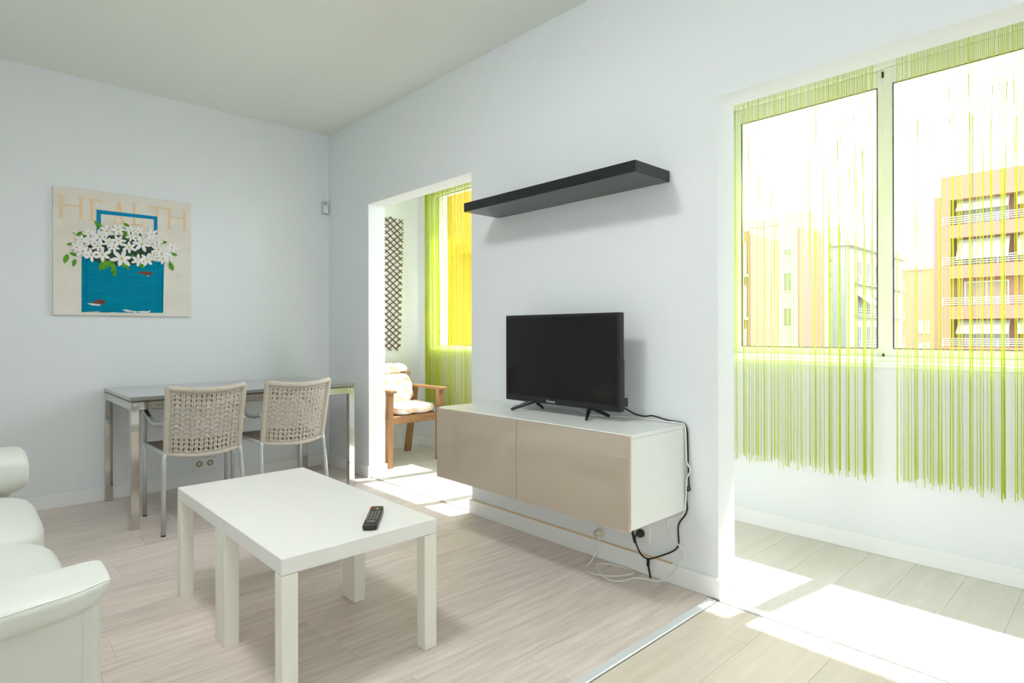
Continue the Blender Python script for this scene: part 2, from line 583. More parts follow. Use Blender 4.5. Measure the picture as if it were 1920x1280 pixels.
# unseen flush ceiling lamp, added as fill light for the room
em = bpy.data.materials.new('fill_glow'); em.use_nodes = True
eb = em.node_tree.nodes['Principled BSDF']
eb.inputs['Base Color'].default_value = (.9, .9, .88, 1)
eb.inputs['Emission Color'].default_value = (.96, .98, 1.0, 1)
eb.inputs['Emission Strength'].default_value = FILL_LAMP
MATS['fill_glow'] = em
cl = empty('fill_lamp', (.38, 1.75, CZ))
tag(cl, 'added fill lamp, a round flush white diffuser on the ceiling out of view', 'lamp')
MB().tube([(0, 0, 0), (0, 0, -.03)], .235, 40).build('base', 'frame_white', cl)
MB().tube([(0, 0, -.03), (0, 0, -.055), (0, 0, -.07), (0, 0, -.076)], [.225, .22, .18, .08], 40).build('diffuser', 'fill_glow', cl)

# ------------------------------------------------------------------ coffee tables
TX, TY = .687, 1.707


def coffee_table(y0, label):
    root = empty('coffee_table', (TX, y0, 0))
    MB().rbox((0, 0, .40), (.55, .55, .45), .0025, 2).build('tabletop', 'lacquer_white', root)
    for sx in (0, .5):
        for sy in (0, .5):
            MB().rbox((sx, sy, 0), (sx + .05, sy + .05, .3985), .002, 1).build('leg', 'lacquer_side', root)
    tag(root, label, 'table', 'low white tables pushed together')
    return root


coffee_table(TY, 'low square white table nearest the viewer, with the remote on it')
coffee_table(TY + .5504, 'low square white table pushed against the far side of the one carrying the remote')

# remote control
ax = Vector((1.126 - .9935, 1.9245 - 1.7495, 0)); ang = math.atan2(ax.y, ax.x)
rc = empty('remote_control', (1.062, 1.837, .45), ang)
tag(rc, 'black remote control with coloured buttons on the white coffee table', 'remote')
MB().rbox((-.108, -.0235, .001), (.108, .0235, .021), .007, 3).build('case', 'remote_black', rc)
for k, mm in enumerate(('b_blue', 'b_yellow', 'b_green', 'b_red')):
    y = -.0165 + k * .011
    MB().rbox((.062, y - .004, .020), (.072, y + .004, .0232), .001, 1).build('button', mm, rc)
MB().rbox((.088, .010, .020), (.096, .018, .0232), .001, 1).build('button', 'b_red', rc)
for i in range(9):
    for k in range(4):
        if i == 8 and k in (1, 2):
            continue
        y = -.0165 + k * .011
        x = -.052 + i * .0118
        MB().rbox((x - .0042, y - .0042, .020), (x + .0042, y + .0042, .0228), .001, 1).build('button', 'remote_button', rc)
MB().box((-.074, -.013, .0205), (-.069, .013, .0213)).build('logo', 'print_light', rc)

# ------------------------------------------------------------------ sofa
so = empty('sofa', (0, 0, 0))
tag(so, 'white leather sofa with padded armrests beside the coffee tables', 'sofa')
SY0, SY1, SXF, SXB = 1.605, 3.42, .240, -.72
AW = .20
MB().rbox((SXB, SY0 + AW - .02, .06), (SXF - .03, SY1 - AW + .02, .30), .02, 3).build('base', 'leather', so)
for y0, y1, nr in ((SY0, SY0 + AW - .03, True), (SY1 - AW + .03, SY1, False)):
    def lean(q, p):
        return q
    a = MB().rbox((SXB, y0 + (.0 if nr else .02), .05), (SXF if nr else SXF - .06, y1 - (.02 if nr else 0), .50), .018, 3).build('arm_panel', 'leather', so)
    if nr:
        st = MB()
        for k in range(34):
            z = .07 + k * .0128
            st.box((SXF - .036, y0 - .0012, z), (SXF - .033, y0 + .001, z + .008))
        st.build('stitching', 'stitch', a)


def arm_pad(y0, y1, z0, z1, xe, rise, outer):
    """padded armrest: rounded section swept along x with a rounded nose; outer = side with the piping"""
    n, sg = 40, 40
    L0 = SXB + .02
    verts = []
    pipe = []
    yc, zc, hw, hh = (y0 + y1) / 2, (z0 + z1) / 2, (y1 - y0) / 2, (z1 - z0) / 2
    for i in range(n + 1):
        t_ = i / n
        x = L0 + (xe - L0) * (1 - (1 - t_) ** 1.8)
        u = max(0, (x - (xe - .085)) / .085)
        k = max(.0, 1 - u ** 2.6) ** .5
        kz = .12 + .88 * k
        ky = .86 + .14 * k
        for s in range(sg):
            a = 2 * math.pi * s / sg
            ca, sa = math.cos(a), math.sin(a)
            e = 2 / 2.7
            yy = math.copysign(abs(ca) ** e, ca) * hw * ky
            zz = math.copysign(abs(sa) ** e, sa) * hh
            lo_, hi_ = (kz, .45 + .55 * kz) if outer < 0 else (.8 + .2 * kz, .25 + .75 * kz)
            g = max(0, min(1, (x - (xe - .34)) / .34)) if outer < 0 else 0
            zz = zz * lo_ if zz < 0 else zz * hi_ * (1 - .42 * g ** 1.3)
            if outer < 0 and yy * outer < 0:
                yy *= .40 + .60 * max(0, 1 - max(0, (x - (xe - .14)) / .14) ** 2.4) ** .5
            if i == n:
                yy *= .96; zz *= .6
            # gathered creases near the nose on the piped side
            if outer and abs(u - .45) < .45 and yy * outer > 0 and zz < .012:
                yy -= outer * .003 * math.sin(x * 190) * (1 - abs(u - .45) / .45)
            zoff = rise * (x - .2) + .018 * u * u
            verts.append((x, yc + yy, zc + zz + zoff))
        pipe.append((x, yc + outer * (hw * ky * (.96 if i == n else 1) + .001), zc + .022 * kz + rise * (x - .2) + .018 * u * u))
    faces = []
    for i in range(n):
        for s in range(sg):
            s2 = (s + 1) % sg
            faces.append((i * sg + s, i * sg + s2, (i + 1) * sg + s2, (i + 1) * sg + s))
    faces.append(tuple(reversed(range(sg)))); faces.append(tuple(range(n * sg, n * sg + sg)))
    o = MB().add(verts, faces, True).build('armrest', 'leather', so)
    MB().tube(pipe, [.0026] * (n - 3) + [.0022, .0016, .001, .0006], 8).build('piping', 'leather_piping', o)
    return o


arm_pad(SY0 - .045, SY0 + AW - .035, .482, .576, .252, .09, -1)
arm_pad(SY1 - AW - .03, SY1 + .045, .425, .615, .226, .0, 1)
for y0, y1 in ((SY0 + AW - .025, 2.512), (2.512, SY1 - AW + .02)):
    def puff(q, p):
        q.z += .012 * (1 - p[0] ** 2) * (1 - p[1] ** 2) * (1 if p[2] > 0 else 0)
        return q
    MB().sq(((SXB + .2 + SXF - .005) / 2, (y0 + y1) / 2, .365), (SXF - .005 - SXB - .2, y1 - y0, .17), 5, 14, puff).build('seat_cushion', 'leather', so)

    def bk(q, p):
        q.x -= .16 * (q.z - .45)
        return q
    MB().sq((SXB + .24, (y0 + y1) / 2, .62), (.20, y1 - y0, .42), 4.5, 14, bk).build('back_cushion', 'leather', so)
MB().rbox((SXB - .06, SY0 + .02, .05), (SXB + .14, SY1 - .02, .74), .04, 3).build('back_frame', 'leather', so)
for x in (SXB + .05, SXF - .12):
    for y in (SY0 + .08, SY1 - .08):
        MB().tube([(x, y, 0), (x, y, .06)], [.018, .022], 12).build('foot', 'chrome', so)

# ------------------------------------------------------------------ television cabinet, television, shelf
CX, CY0, CY1, C0, C1 = 1.883, 1.352, 2.595, .336, .706
cb = empty('tv_cabinet', (0, 0, 0))
tag(cb, 'white wall-hung cabinet with two glossy taupe doors under the television', 'cabinet')
MB().rbox((CX + .019, CY0, C0), (XT - .001, CY1, C1 - .016), .002, 1).build('body', 'cab_white', cb)
MB().rbox((CX + .019, CY0, C1 - .0155), (XT - .001, CY1, C1), .002, 1).build('top_panel', 'cab_white', cb)
ym = 1.978
for y0, y1 in ((CY0 - .001, ym - .0012), (ym + .0012, CY1 + .001)):
    dd = MB().rbox((CX, y0, C0 - .002), (CX + .014, y1, C1 - .003), .0015, 2).build('door', 'taupe_gloss', cb, 'glossy taupe door')
    MB().box((CX + .0135, y0 + .0002, C0 - .002), (CX + .0185, y1 - .0002, C1 - .003)).build('door_edge', 'taupe_edge', dd)

tv = empty('television', (0, 0, 0))
tag(tv, 'black flat-screen television standing on the wall-hung cabinet', 'television')
VX, VY0, VY1, V0, V1 = 2.128, 1.575, 2.313, .751, 1.193
MB().rbox((VX, VY0, V0), (VX + .035, VY1, V1), .004, 2).build('bezel', 'tv_black', tv)
MB().box((VX - .0006, VY0 + .014, V0 + .030), (VX + .002, VY1 - .014, V1 - .014)).build('screen', 'tv_screen', tv)
MB().rbox((VX + .034, VY0 + .02, V0 + .02), (VX + .075, VY1 - .02, V0 + .24), .015, 2).build('rear_housing', 'tv_black', tv)
MB().rbox((VX + .03, VY0 - .003, V0 + .02), (VX + .06, VY0 + .03, V0 + .06), .003, 1).build('rear_lug', 'tv_black', tv)


def text_mesh(name, s, size, m, parent, mtx):
    cu = bpy.data.curves.new('txt', 'FONT')
    cu.body = s
    cu.size = size
    cu.extrude = .0003
    cu.align_x = 'CENTER'
    to = bpy.data.objects.new('txt', cu)
    col.objects.link(to)
    dg = bpy.context.evaluated_depsgraph_get()
    me = bpy.data.meshes.new_from_object(to.evaluated_get(dg))
    bpy.data.objects.remove(to)
    me.transform(mtx)
    me.materials.clear()
    me.materials.append(MATS[m])
    o = bpy.data.objects.new(name, me)
    col.objects.link(o)
    o.parent = parent
    return o


# letters run towards -y on a face looking at -x
mt = Matrix(((0, 0, -1, VX - .0006), (-1, 0, 0, (VY0 + VY1) / 2 + .045), (0, 1, 0, V0 + .0085), (0, 0, 0, 1)))
text_mesh('logo', 'Hisense', .019, 'tv_logo', tv, mt)
for jy, tip, heel in ((2.113, (2.057, 2.197), (2.225, 2.135)), (1.758, (2.066, 1.712), (2.225, 1.705))):
    st = MB()
    top = Vector((VX + .018, jy, V0 + .006))
    fr = Vector((tip[0], tip[1], C1 + .0068)); hl = Vector((heel[0], heel[1], C1 + .0068))
    st.tube([top, top.lerp(fr, .2) + Vector((0, 0, .002)), fr.lerp(top, .1) + Vector((0, 0, .001)), fr], [.011, .011, .0075, .0065], 8)
    st.tube([top, top.lerp(hl, .2) + Vector((0, 0, .002)), hl], [.011, .010, .0065], 8)
    st.build('stand_foot', 'tv_black', tv)

sh = MB().rbox((XT - .26, 1.430, 1.767), (XT - .0005, 2.560, 1.816), .0015, 1).build('wall_shelf', 'shelf_black')
tag(sh, 'long black floating shelf on the wall above the television', 'shelf')

# ------------------------------------------------------------------ dining table
DX0, DX1, DY0, DY1, DZ = .712, 2.088, 3.868, 4.688, .745
dt = empty('dining_table', (0, 0, 0))
tag(dt, 'grey-topped rectangular dining table with polished steel legs against the back wall', 'table')
tp = MB().rbox((DX0, DY0, DZ - .022), (DX1, DY1, DZ), .002, 1).build('tabletop', 'tabletop_grey', dt)
MB().box((DX0 + .004, DY0 + .004, DZ - .028), (DX1 - .004, DY1 - .004, DZ - .0215)).build('underside', 'tabletop_edge', tp)
lw = .042
for x in (DX0 + .002, DX1 - lw - .002):
    for y in (DY0 + .002, DY1 - lw - .002):
        lg = MB().rbox((x, y, 0), (x + lw, y + lw, DZ - .029), .002, 1).build('leg', 'chrome', dt)
        if y < 4:
            MB().tube([(x + lw / 2, y - .001, DZ - .045), (x + lw / 2, y + .002, DZ - .045)], .006, 10).build('screw', 'alu', lg)
for y in (DY0 + .008, DY1 - .04):
    MB().rbox((DX0 + lw, y, DZ - .075), (DX1 - lw, y + .03, DZ - .029), .002, 1).build('apron', 'chrome', dt)
for x in (DX0 + .006, DX1 - .036):
    MB().rbox((x, DY0 + lw, DZ - .075), (x + .03, DY1 - lw, DZ - .029), .002, 1).build('apron', 'chrome', dt)
for x in (1.0, 1.62):
    MB().rbox((x, DY0 + .05, DZ - .07), (x + .12, DY0 + .16, DZ - .029), .003, 1).build('leaf_bracket', 'tabletop_edge', dt)

# ------------------------------------------------------------------ woven dining chairs (local frame: sitter faces +y, back at y=0)
HW = .188            # half width of the back
ZB, ZT = .435, .808  # bottom and top of the back panel


def back_pt(u, v, off=0.0):
    """u -1..1 across, v 0..1 up; the panel leans back and bows out in the middle"""
    x = u * (HW + .006 * v)
    z = ZB + (ZT - ZB) * v - .018 * (1 - u * u)
    y = .0 - .095 * v ** 1.15 - .050 * (1 - u * u)
    return Vector((x, y - off, z))


def make_chair(label):
    root = empty('dining_chair', (0, 0, 0))
    tag(root, label, 'chair', 'woven chairs at the dining table')
    NV, NH = 15, 13
    for i in range(NV):
        u = -1 + 2 * (i + .75) / (NV + .5)
        mb = MB()
        n = NH * 2
        hw_ = .0085 / HW * .98
        pts = []
        for k in range(n + 1):
            v = .02 + .96 * k / n
            o_ = .0028 * math.sin(math.pi * k / 1.0 / 1 + math.pi * (i % 2) + math.pi / 2)
            pts.append([back_pt(u - hw_, v, o_), back_pt(u - hw_ * .1, v, o_ + .0006), back_pt(u + hw_ * .1, v, o_ + .0006), back_pt(u + hw_, v, o_)])
        fs = []
        for k in range(n):
            fs.append((k * 4, k * 4 + 1, k * 4 + 5, k * 4 + 4)); fs.append((k * 4 + 2, k * 4 + 3, k * 4 + 7, k * 4 + 6))
        mb.add([q for r_ in pts for q in r_], fs)
        mb.build('woven_strap', 'rattan', root)
    for j in range(NH):
        v = (j + .75) / (NH + .5)
        mb = MB()
        n = NV * 2
        hv = .0082 / (ZT - ZB) * (1.0 if 2 < j < NH - 2 else .72)
        pts = []
        for k in range(n + 1):
            u = -.97 + 1.94 * k / n
            o_ = -.0028 * math.sin(math.pi * k + math.pi * (j % 2) + math.pi / 2)
            pts.append([back_pt(u, v - hv, o_), back_pt(u, v - hv * .1, o_ + .0006), back_pt(u, v + hv * .1, o_ + .0006), back_pt(u, v + hv, o_)])
        fs = []
        for k in range(n):
            fs.append((k * 4, k * 4 + 1, k * 4 + 5, k * 4 + 4)); fs.append((k * 4 + 2, k * 4 + 3, k * 4 + 7, k * 4 + 6))
        mb.add([q for r_ in pts for q in r_], fs)
        mb.build('woven_strap', 'rattan', root)
    # wrapped frame of the back: sides, top, bottom; ridged like coiled cane
    for s in (-1, 1):
        n = 70
        pts = [back_pt(s, k / n) for k in range(n + 1)]
        MB().tube(pts, [.0155 + .0012 * (k % 2) for k in range(n + 1)], 10).build('back_post', 'rattan', root)
    for v in (0, 1):
        n = 70
        pts = [back_pt(-1 + 2 * k / n, v) for k in range(n + 1)]
        rr_ = .0145 if v else .010
        MB().tube(pts, [rr_ + .0011 * (k % 2) for k in range(n + 1)], 10).build('top_rail' if v else 'bottom_rail', 'rattan', root)
    # seat
    ss = MB()
    n = 10
    vs_, fs = [], []
    for i in range(n + 1):
        for j in range(n + 1):
            x = -.20 + .40 * i / n
            y = .01 + .42 * j / n
            vs_.append((x * (1 + .12 * j / n), y, .445 - .018 * (1 - (2 * i / n - 1) ** 2) * math.sin(math.pi * j / n)))
    m0 = len(vs_)
    vs_ += [(a, b, c_ - .012) for a, b, c_ in vs_]
    for i in range(n):
        for j in range(n):
            a = i * (n + 1) + j
            fs.append((a, a + n + 1, a + n + 2, a + 1)); fs.append((a + m0, a + 1 + m0, a + n + 2 + m0, a + n + 1 + m0))
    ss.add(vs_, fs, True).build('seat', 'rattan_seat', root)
    for s in (-1, 1):
        # side tube carrying the seat, arm loop, legs
        MB().tube([(s * .20, 0, .437), (s * .225, .44, .437)], .011, 10).build('seat_rail', 'alu', root)
        arm = smooth_path([back_pt(s, .47) + Vector((s * .012, .004, 0)), (s * .220, .07, .595), (s * .228, .18, .600), (s * .232, .30, .628), (s * .232, .375, .642),
                           (s * .232, .405, .628), (s * .232, .415, .59), (s * .231, .415, .52), (s * .232, .42, .45)], 6)
        MB().tube(arm, .0135, 10).build('armrest', 'alu', root)
        MB().tube([(s * .232, .42, .46), (s * .228, .425, .40), (s * .228, .43, .004)], .0118, 12).build('leg', 'alu', root)
        MB().tube([back_pt(s, .06), (s * .2, -.002, .40), (s * .212, -.055, .004)], .0122, 12).build('leg', 'alu', root)
    MB().tube([(-.225, .43, .437), (.225, .43, .437)], .010, 10).build('front_rail', 'alu', root)
    for s in (-1, 1):
        for y, x in ((.43, .228), (-.055, .212)):
            MB().tube([(s * x, y, 0), (s * x, y, .006)], .0128, 10).build('foot_cap', 'dark_hole', root)
    return root


ch = make_chair('woven cane chair with aluminium arms, nearer the picture end of the dining table')
ch.location = (1.038, 3.69, 0)
ch.rotation_euler = (0, 0, -.055)
ch2 = copy_tree(ch)
ch2['label'] = 'woven cane chair with aluminium arms, nearer the opening to the gallery'
ch2.location = (1.552, 3.668, 0)
ch2.rotation_euler = (0, 0, -.008)

# ------------------------------------------------------------------ wooden armchair in the gallery and its cushion
ac = empty('armchair', (0, 0, 0))
tag(ac, 'brown wooden armchair standing in the gallery beyond the left opening', 'chair')
AX0, AX1 = 2.575, 3.075
for x in (AX0, AX1):
    lg = MB().bar((x, 4.205, 0), (x, 4.195, .612), .045, .05, (1, 0, 0)).build('front_leg', 'wood_brown', ac)
    MB().tube([(x - .0225, 4.2, .385), (x - .0255, 4.2, .385)], .009, 12).build('bolt', 'chrome', lg)
    MB().bar((x + (.01 if x > 2.8 else -.01), 4.715, 0), (x, 4.575, .612), .045, .05, (1, 0, 0)).build('rear_leg', 'wood_brown', ac)
    s = 1 if x > 2.8 else -1
    MB().rbox((x - .032, 4.135, .612), (x + .032, 4.665, .634), .005, 2).build('armrest', 'wood_brown_y', ac)
    MB().rbox((x - s * .022 - .012, 4.20, .35), (x - s * .022 + .012, 4.62, .41), .003, 1).build('side_rail', 'wood_brown_y', ac)
MB().rbox((AX0 + .02, 4.18, .352), (AX1 - .02, 4.204, .418), .003, 1).build('front_rail', 'wood_brown_h', ac)
for k in range(6):
    y = 4.225 + k * .066
    MB().rbox((AX0 + .03, y, .408 - .006 * k), (AX1 - .03, y + .05, .422 - .006 * k), .003, 1).build('seat_slat', 'wood_brown_h', ac)
for x in (AX0 + .035, AX1 - .035):
    MB().bar((x, 4.575, .36), (x, 4.755, .80), .03, .04, (1, 0, 0)).build('back_post', 'wood_brown', ac)
for z in (.56, .66, .76):
    y = 4.575 + (z - .36) / .44 * .18
    MB().rbox((AX0 + .05, y - .01, z - .02), (AX1 - .05, y + .01, z + .02), .003, 1).build('back_slat', 'wood_brown_h', ac)
cu = empty('chair_cushion', (0, 0, 0))
tag(cu, 'pale tufted floral cushion with head roll lying on the wooden armchair', 'cushion')


def tuft(q, p):
    d_ = 0
    for cx_ in (-.5, .0, .5):
        for cy_ in (-.5, .5):
            d_ += math.exp(-((p[0] - cx_) ** 2 + (p[1] - cy_) ** 2) / .03)
    if p[2] > 0:
        q.z -= .02 * d_
    q.z += .006 * math.sin(p[0] * 7 + p[1] * 5)
    return q


def tuftb(q, p):
    d_ = 0
    for cx_ in (-.5, 0, .5):
        for cz_ in (-.4, .4):
            d_ += math.exp(-((p[0] - cx_) ** 2 + (p[2] - cz_) ** 2) / .03)
    if p[1] < 0:
        q.y += .018 * d_
    q.x += .005 * math.sin(p[2] * 9)
    q.y += .36 * (q.z - .62)
    return q


MB().sq((2.835, 4.37, .462), (.445, .41, .085), 3.6, 18, tuft).build('seat_pad', 'cushion_print', cu)
MB().sq((2.83, 4.568, .615), (.40, .085, .26), 3.6, 18, tuftb).build('back_pad', 'cushion_print', cu)


def roll(q, p):
    q.y += .36 * (q.z - .62) - .01
    q.z += .004 * math.sin(p[0] * 12)
    return q


MB().sq((2.825, 4.575, .785), (.38, .09, .085), 3.0, 16, roll).build('head_roll', 'cushion_print', cu)
for x, z in ((3.022, .735),):
    MB().tube(smooth_path([(x - .02, 4.60, z), (x + .005, 4.595, z + .02), (x + .012, 4.60, z - .01), (x - .005, 4.61, z - .02)], 5), .006, 8).build('tie', 'wood_brown', cu, 'brown tie loop')

# ------------------------------------------------------------------ willow trellis on the gallery end wall
tr = empty('trellis', (0, 0, 0))
tag(tr, 'narrow brown willow trellis hanging on the gallery end wall above the armchair', 'trellis')
LX0, LZ0, LZ1 = 2.938, .945, 2.19
PIT = .0585
n = int((LZ1 - LZ0) / PIT)
for dirn in (1, -1):
    for k in range(-2, n + 2):
        z0 = LZ0 + .03 + k * PIT * 1.0
        wid = .172 + .032 * max(0, min(1, (z0 - LZ0) / (LZ1 - LZ0)))
        x0, x1 = LX0 + R.uniform(-.004, .004), LX0 + wid + R.uniform(-.006, .006)
        if dirn > 0:
            a, b = (x0, z0), (x1, z0 + wid * .78)
        else:
            a, b = (x0, z0 + wid * .78), (x1, z0)
        # keep the part inside the panel height
        pa, pb = Vector((a[0], 0, a[1])), Vector((b[0], 0, b[1]))
        def clip(p_, q_):
            lo, hi = LZ0 + R.uniform(-.01, .012), LZ1 + R.uniform(-.012, .01)
            p2, q2 = p_.copy(), q_.copy()
            for (s_, e_) in ((p2, q_), (q2, p_)):
                if s_.z < lo: s_ += (e_ - s_) * ((lo - s_.z) / (e_.z - s_.z)) if e_.z > lo else Vector()
                if s_.z > hi: s_ += (e_ - s_) * ((hi - s_.z) / (e_.z - s_.z)) if e_.z < hi else Vector()
            return p2, q2
        pa, pb = clip(pa, pb)
        if (pb - pa).length < .05 or min(pa.z, pb.z) < LZ0 - .03 or max(pa.z, pb.z) > LZ1 + .03:
            continue
        yy = YE - .006 - (.0085 if dirn > 0 else 0)
        MB().tube([(pa.x, yy, pa.z), ((pa.x + pb.x) / 2, yy - .001, (pa.z + pb.z) / 2 + R.uniform(-.003, .003)), (pb.x, yy, pb.z)], .0046, 6).build('willow_stick', 'willow', tr)

# ------------------------------------------------------------------ string curtains
def string_curtain(y0, y1, n, zb, seed, label, clump, x=3.30, gather=None, ztop=2.53, rad=.0011, skew=1.0):
    """n threads hung between y0 and y1; they fall together into loose bundles lower down"""
    rr = random.Random(seed)
    root = empty('string_curtain', (x, (y0 + y1) / 2, zb))
    tag(root, label, 'curtain', 'lime green string curtains')
    lx = lambda p: (p[0] - x, p[1] - (y0 + y1) / 2, p[2] - zb)
    MB().box(lx((x - .004, y0, ztop)), lx((x + .004, y1, ztop + .05))).build('header_tape', 'lime_tape', root)
    MB().tube([lx((x, y0 - .03, ztop + .03)), lx((x, y1 + .02, ztop + .03))], .008, 10).build('rod', 'frame_white', root)
    # bundle centres
    cs = []
    y = y0 + .01
    while y < y1:
        cs.append((y, rr.random()))
        y += rr.uniform(*clump)
    mb = MB()
    for i in range(n):
        yt = y0 + (y1 - y0) * (1 - (1 - (i + .5) / n) ** skew) + rr.uniform(-.001, .001)
        c_, st_ = min(cs, key=lambda q: abs(q[0] - yt))
        pull = rr.uniform(.35, 1.0) if rr.random() < .72 else rr.uniform(0, .3)
        pull *= .55 + .45 * st_
        yl = yt + (c_ - yt) * pull + rr.uniform(-.0022, .0022)
        if gather:
            yl = gather[0] + (yl - gather[0]) * gather[1] if abs(yl - gather[0]) < gather[2] else yl
        zend = zb + rr.uniform(-.03, .03)
        zk = rr.uniform(1.0, 2.1)
        xo = rr.uniform(-.012, .012)
        xo2 = xo + rr.uniform(-.006, .006)
        pts = []
        for z in (ztop, 2.3, 2.0, 1.6, 1.2, .8, zend):
            t_ = min(1, max(0, (ztop - z) / (ztop - zk)))
            t_ = t_ * t_ * (3 - 2 * t_)
            pts.append(lx((x + xo + (xo2 - xo) * t_ + (rr.uniform(-.001, .001) if z < 2.4 else 0), yt + (yl - yt) * t_ + rr.uniform(-.0007, .0007), z)))
        r_ = rad * rr.uniform(.75, 1.25)
        mb.tube(pts, [r_] * 6 + [r_ * 1.4], 4, cap=False)
    o = mb.build('strings', 'lime', root)
    o['kind'] = 'stuff'
    return root


string_curtain(.902, 1.69, 112, .385, 11, 'lime green string curtain hanging at the window just right of the television wall', (.018, .055))
string_curtain(.02, .812, 112, .395, 23, 'lime green string curtain at the right edge, right of the window mullion', (.018, .060))
string_curtain(3.50, 4.735, 260, .41, 37, 'dense lime green string curtain behind the wooden armchair', (.016, .04), rad=.0013, skew=1.45)

# ------------------------------------------------------------------ picture
pc = empty('canvas_picture', (0, YB - .001, 0))
tag(pc, 'square canvas picture of white flowers in a blue bag under the word HEALTH', 'picture')
# local y = 0 is the wall; negative towards the room
MB().rbox((.449, -.024, 1.221), (1.238, 0, 2.033), .002, 1).build('canvas', 'canvas', pc)
D0 = -.0242


def flat(name, m, polys, lay_, parent=None):
    mb = MB()
    for j, p in enumerate(polys):
        mb.prism(p, 'xz', D0 - .0004 * lay_, D0 - .0004 * lay_ - .0003 - .00004 * j)
    return mb.build(name, m, parent or pc)


def rect(x0, z0, x1, z1):
    return [(x0, z0), (x1, z0), (x1, z1), (x0, z1)]


def serif_I(x, z0, z1, w_=.016, sw=.040):
    return [rect(x - w_ / 2, z0, x + w_ / 2, z1), rect(x - sw / 2, z1 - .006, x + sw / 2, z1), rect(x - sw / 2, z0, x + sw / 2, z0 + .006)]


zt_, zb_ = 1.981, 1.836
def letter(kind, x0, x1):
    P = []
    if kind == 'H':
        P += serif_I(x0 + .012, zb_, zt_) + serif_I(x1 - .012, zb_, zt_) + [rect(x0 + .012, 1.915, x1 - .012, 1.924)]
    if kind == 'E':
        P += serif_I(x0 + .012, zb_, zt_) + [rect(x0 + .012, zt_ - .012, x1, zt_), rect(x0 + .012, 1.908, x1 - .014, 1.917), rect(x0 + .012, zb_, x1, zb_ + .010), rect(x1 - .006, zt_ - .026, x1, zt_)]
    if kind == 'A':
        xm = (x0 + x1) / 2
        P += [[(x0, zb_), (x0 + .010, zb_), (xm + .004, zt_), (xm - .005, zt_)], [(x1 - .018, zb_), (x1, zb_), (xm + .007, zt_), (xm - .008, zt_)], rect(x0 + .015, 1.885, x1 - .018, 1.893), rect(x0 - .01, zb_, x0 + .02, zb_ + .005), rect(x1 - .03, zb_, x1 + .01, zb_ + .005)]
    if kind == 'L':
        P += serif_I(x0 + .014, zb_, zt_) + [rect(x0 + .014, zb_, x1, zb_ + .010), rect(x1 - .006, zb_, x1, zb_ + .028)]
    if kind == 'T':
        xm = (x0 + x1) / 2
        P += serif_I(xm, zb_, zt_) + [rect(x0, zt_ - .010, x1, zt_), rect(x0, zt_ - .026, x0 + .006, zt_), rect(x1 - .006, zt_ - .026, x1, zt_)]
    return P


for kd, a, b in (('H', .478, .604), ('E', .638, .706), ('A', .766, .832), ('L', .872, .940), ('T', .972, 1.070), ('H', 1.086, 1.206)):
    flat('letter', 'letter_tan', letter(kd, a, b), 1)
flat('bag_handle', 'handle_blue', [[(.675, 1.75), (.699, 1.75), (.699, 1.865), (.699, 1.887), (.675, 1.913)], [(.675, 1.913), (.699, 1.887), (1.003, 1.891), (1.025, 1.913)], [(1.003, 1.78), (1.025, 1.78), (1.025, 1.913), (1.003, 1.891)]], 2)
bag = flat('bag', 'bag_blue', [[(.594, 1.240), (1.059, 1.245), (1.066, 1.60), (.596, 1.60)]], 2)
flat('bag_seam', 'bag_blue_dark', [rect(.621, 1.245, .6235, 1.59), rect(1.028, 1.25, 1.031, 1.59), rect(.60, 1.243, .75, 1.248), rect(1.050, 1.25, 1.054, 1.55)]
     + [[(.60 + .022 * math.sin(a) , 1.46 + .075 * math.cos(a)), (.60 + .025 * math.sin(a), 1.46 + .08 * math.cos(a)), (.60 + .025 * math.sin(a + .35), 1.46 + .08 * math.cos(a + .35)), (.60 + .022 * math.sin(a + .35), 1.46 + .075 * math.cos(a + .35))] for a in [.1 + .35 * k for k in range(8)]], 3)
flat('rust_patch', 'rust', [[(.886, 1.511), (.925, 1.524), (.965, 1.528), (.998, 1.525), (.990, 1.510), (.975, 1.500), (.955, 1.497), (.94, 1.508)]], 3)
flat('rust_patch', 'rust', [[(.645, 1.300), (.672, 1.322), (.70, 1.327), (.724, 1.318), (.72, 1.300), (.70, 1.290)]], 3)
flat('paint_chip', 'chip_white', [[(.623, 1.298), (.650, 1.300), (.70, 1.292), (.69, 1.284), (.65, 1.286)], [(.815, 1.262), (.84, 1.264), (.87, 1.258), (.88, 1.249), (.85, 1.247), (.83, 1.253)], [(.875, 1.256), (.90, 1.254), (.905, 1.246), (.88, 1.243)], [(.90, 1.252), (.94, 1.257), (.965, 1.255), (.985, 1.262), (.975, 1.246), (.93, 1.242)], [(.71, 1.238), (.76, 1.244), (.80, 1.242), (.98, 1.243), (.90, 1.235)], [(.60, 1.241), (.68, 1.247), (.70, 1.243), (.62, 1.238)],
                                   [(.955, 1.502), (.975, 1.499), (.985, 1.507), (.97, 1.494)]], 4)
flat('dark_foliage', 'leaf_dark', [[(.62, 1.60), (.70, 1.56), (.80, 1.555), (.90, 1.57), (1.00, 1.60), (1.03, 1.66), (.97, 1.72), (.88, 1.74), (.80, 1.76), (.68, 1.74), (.63, 1.68)]], 3)  # dark green printed mass behind leaves and flowers
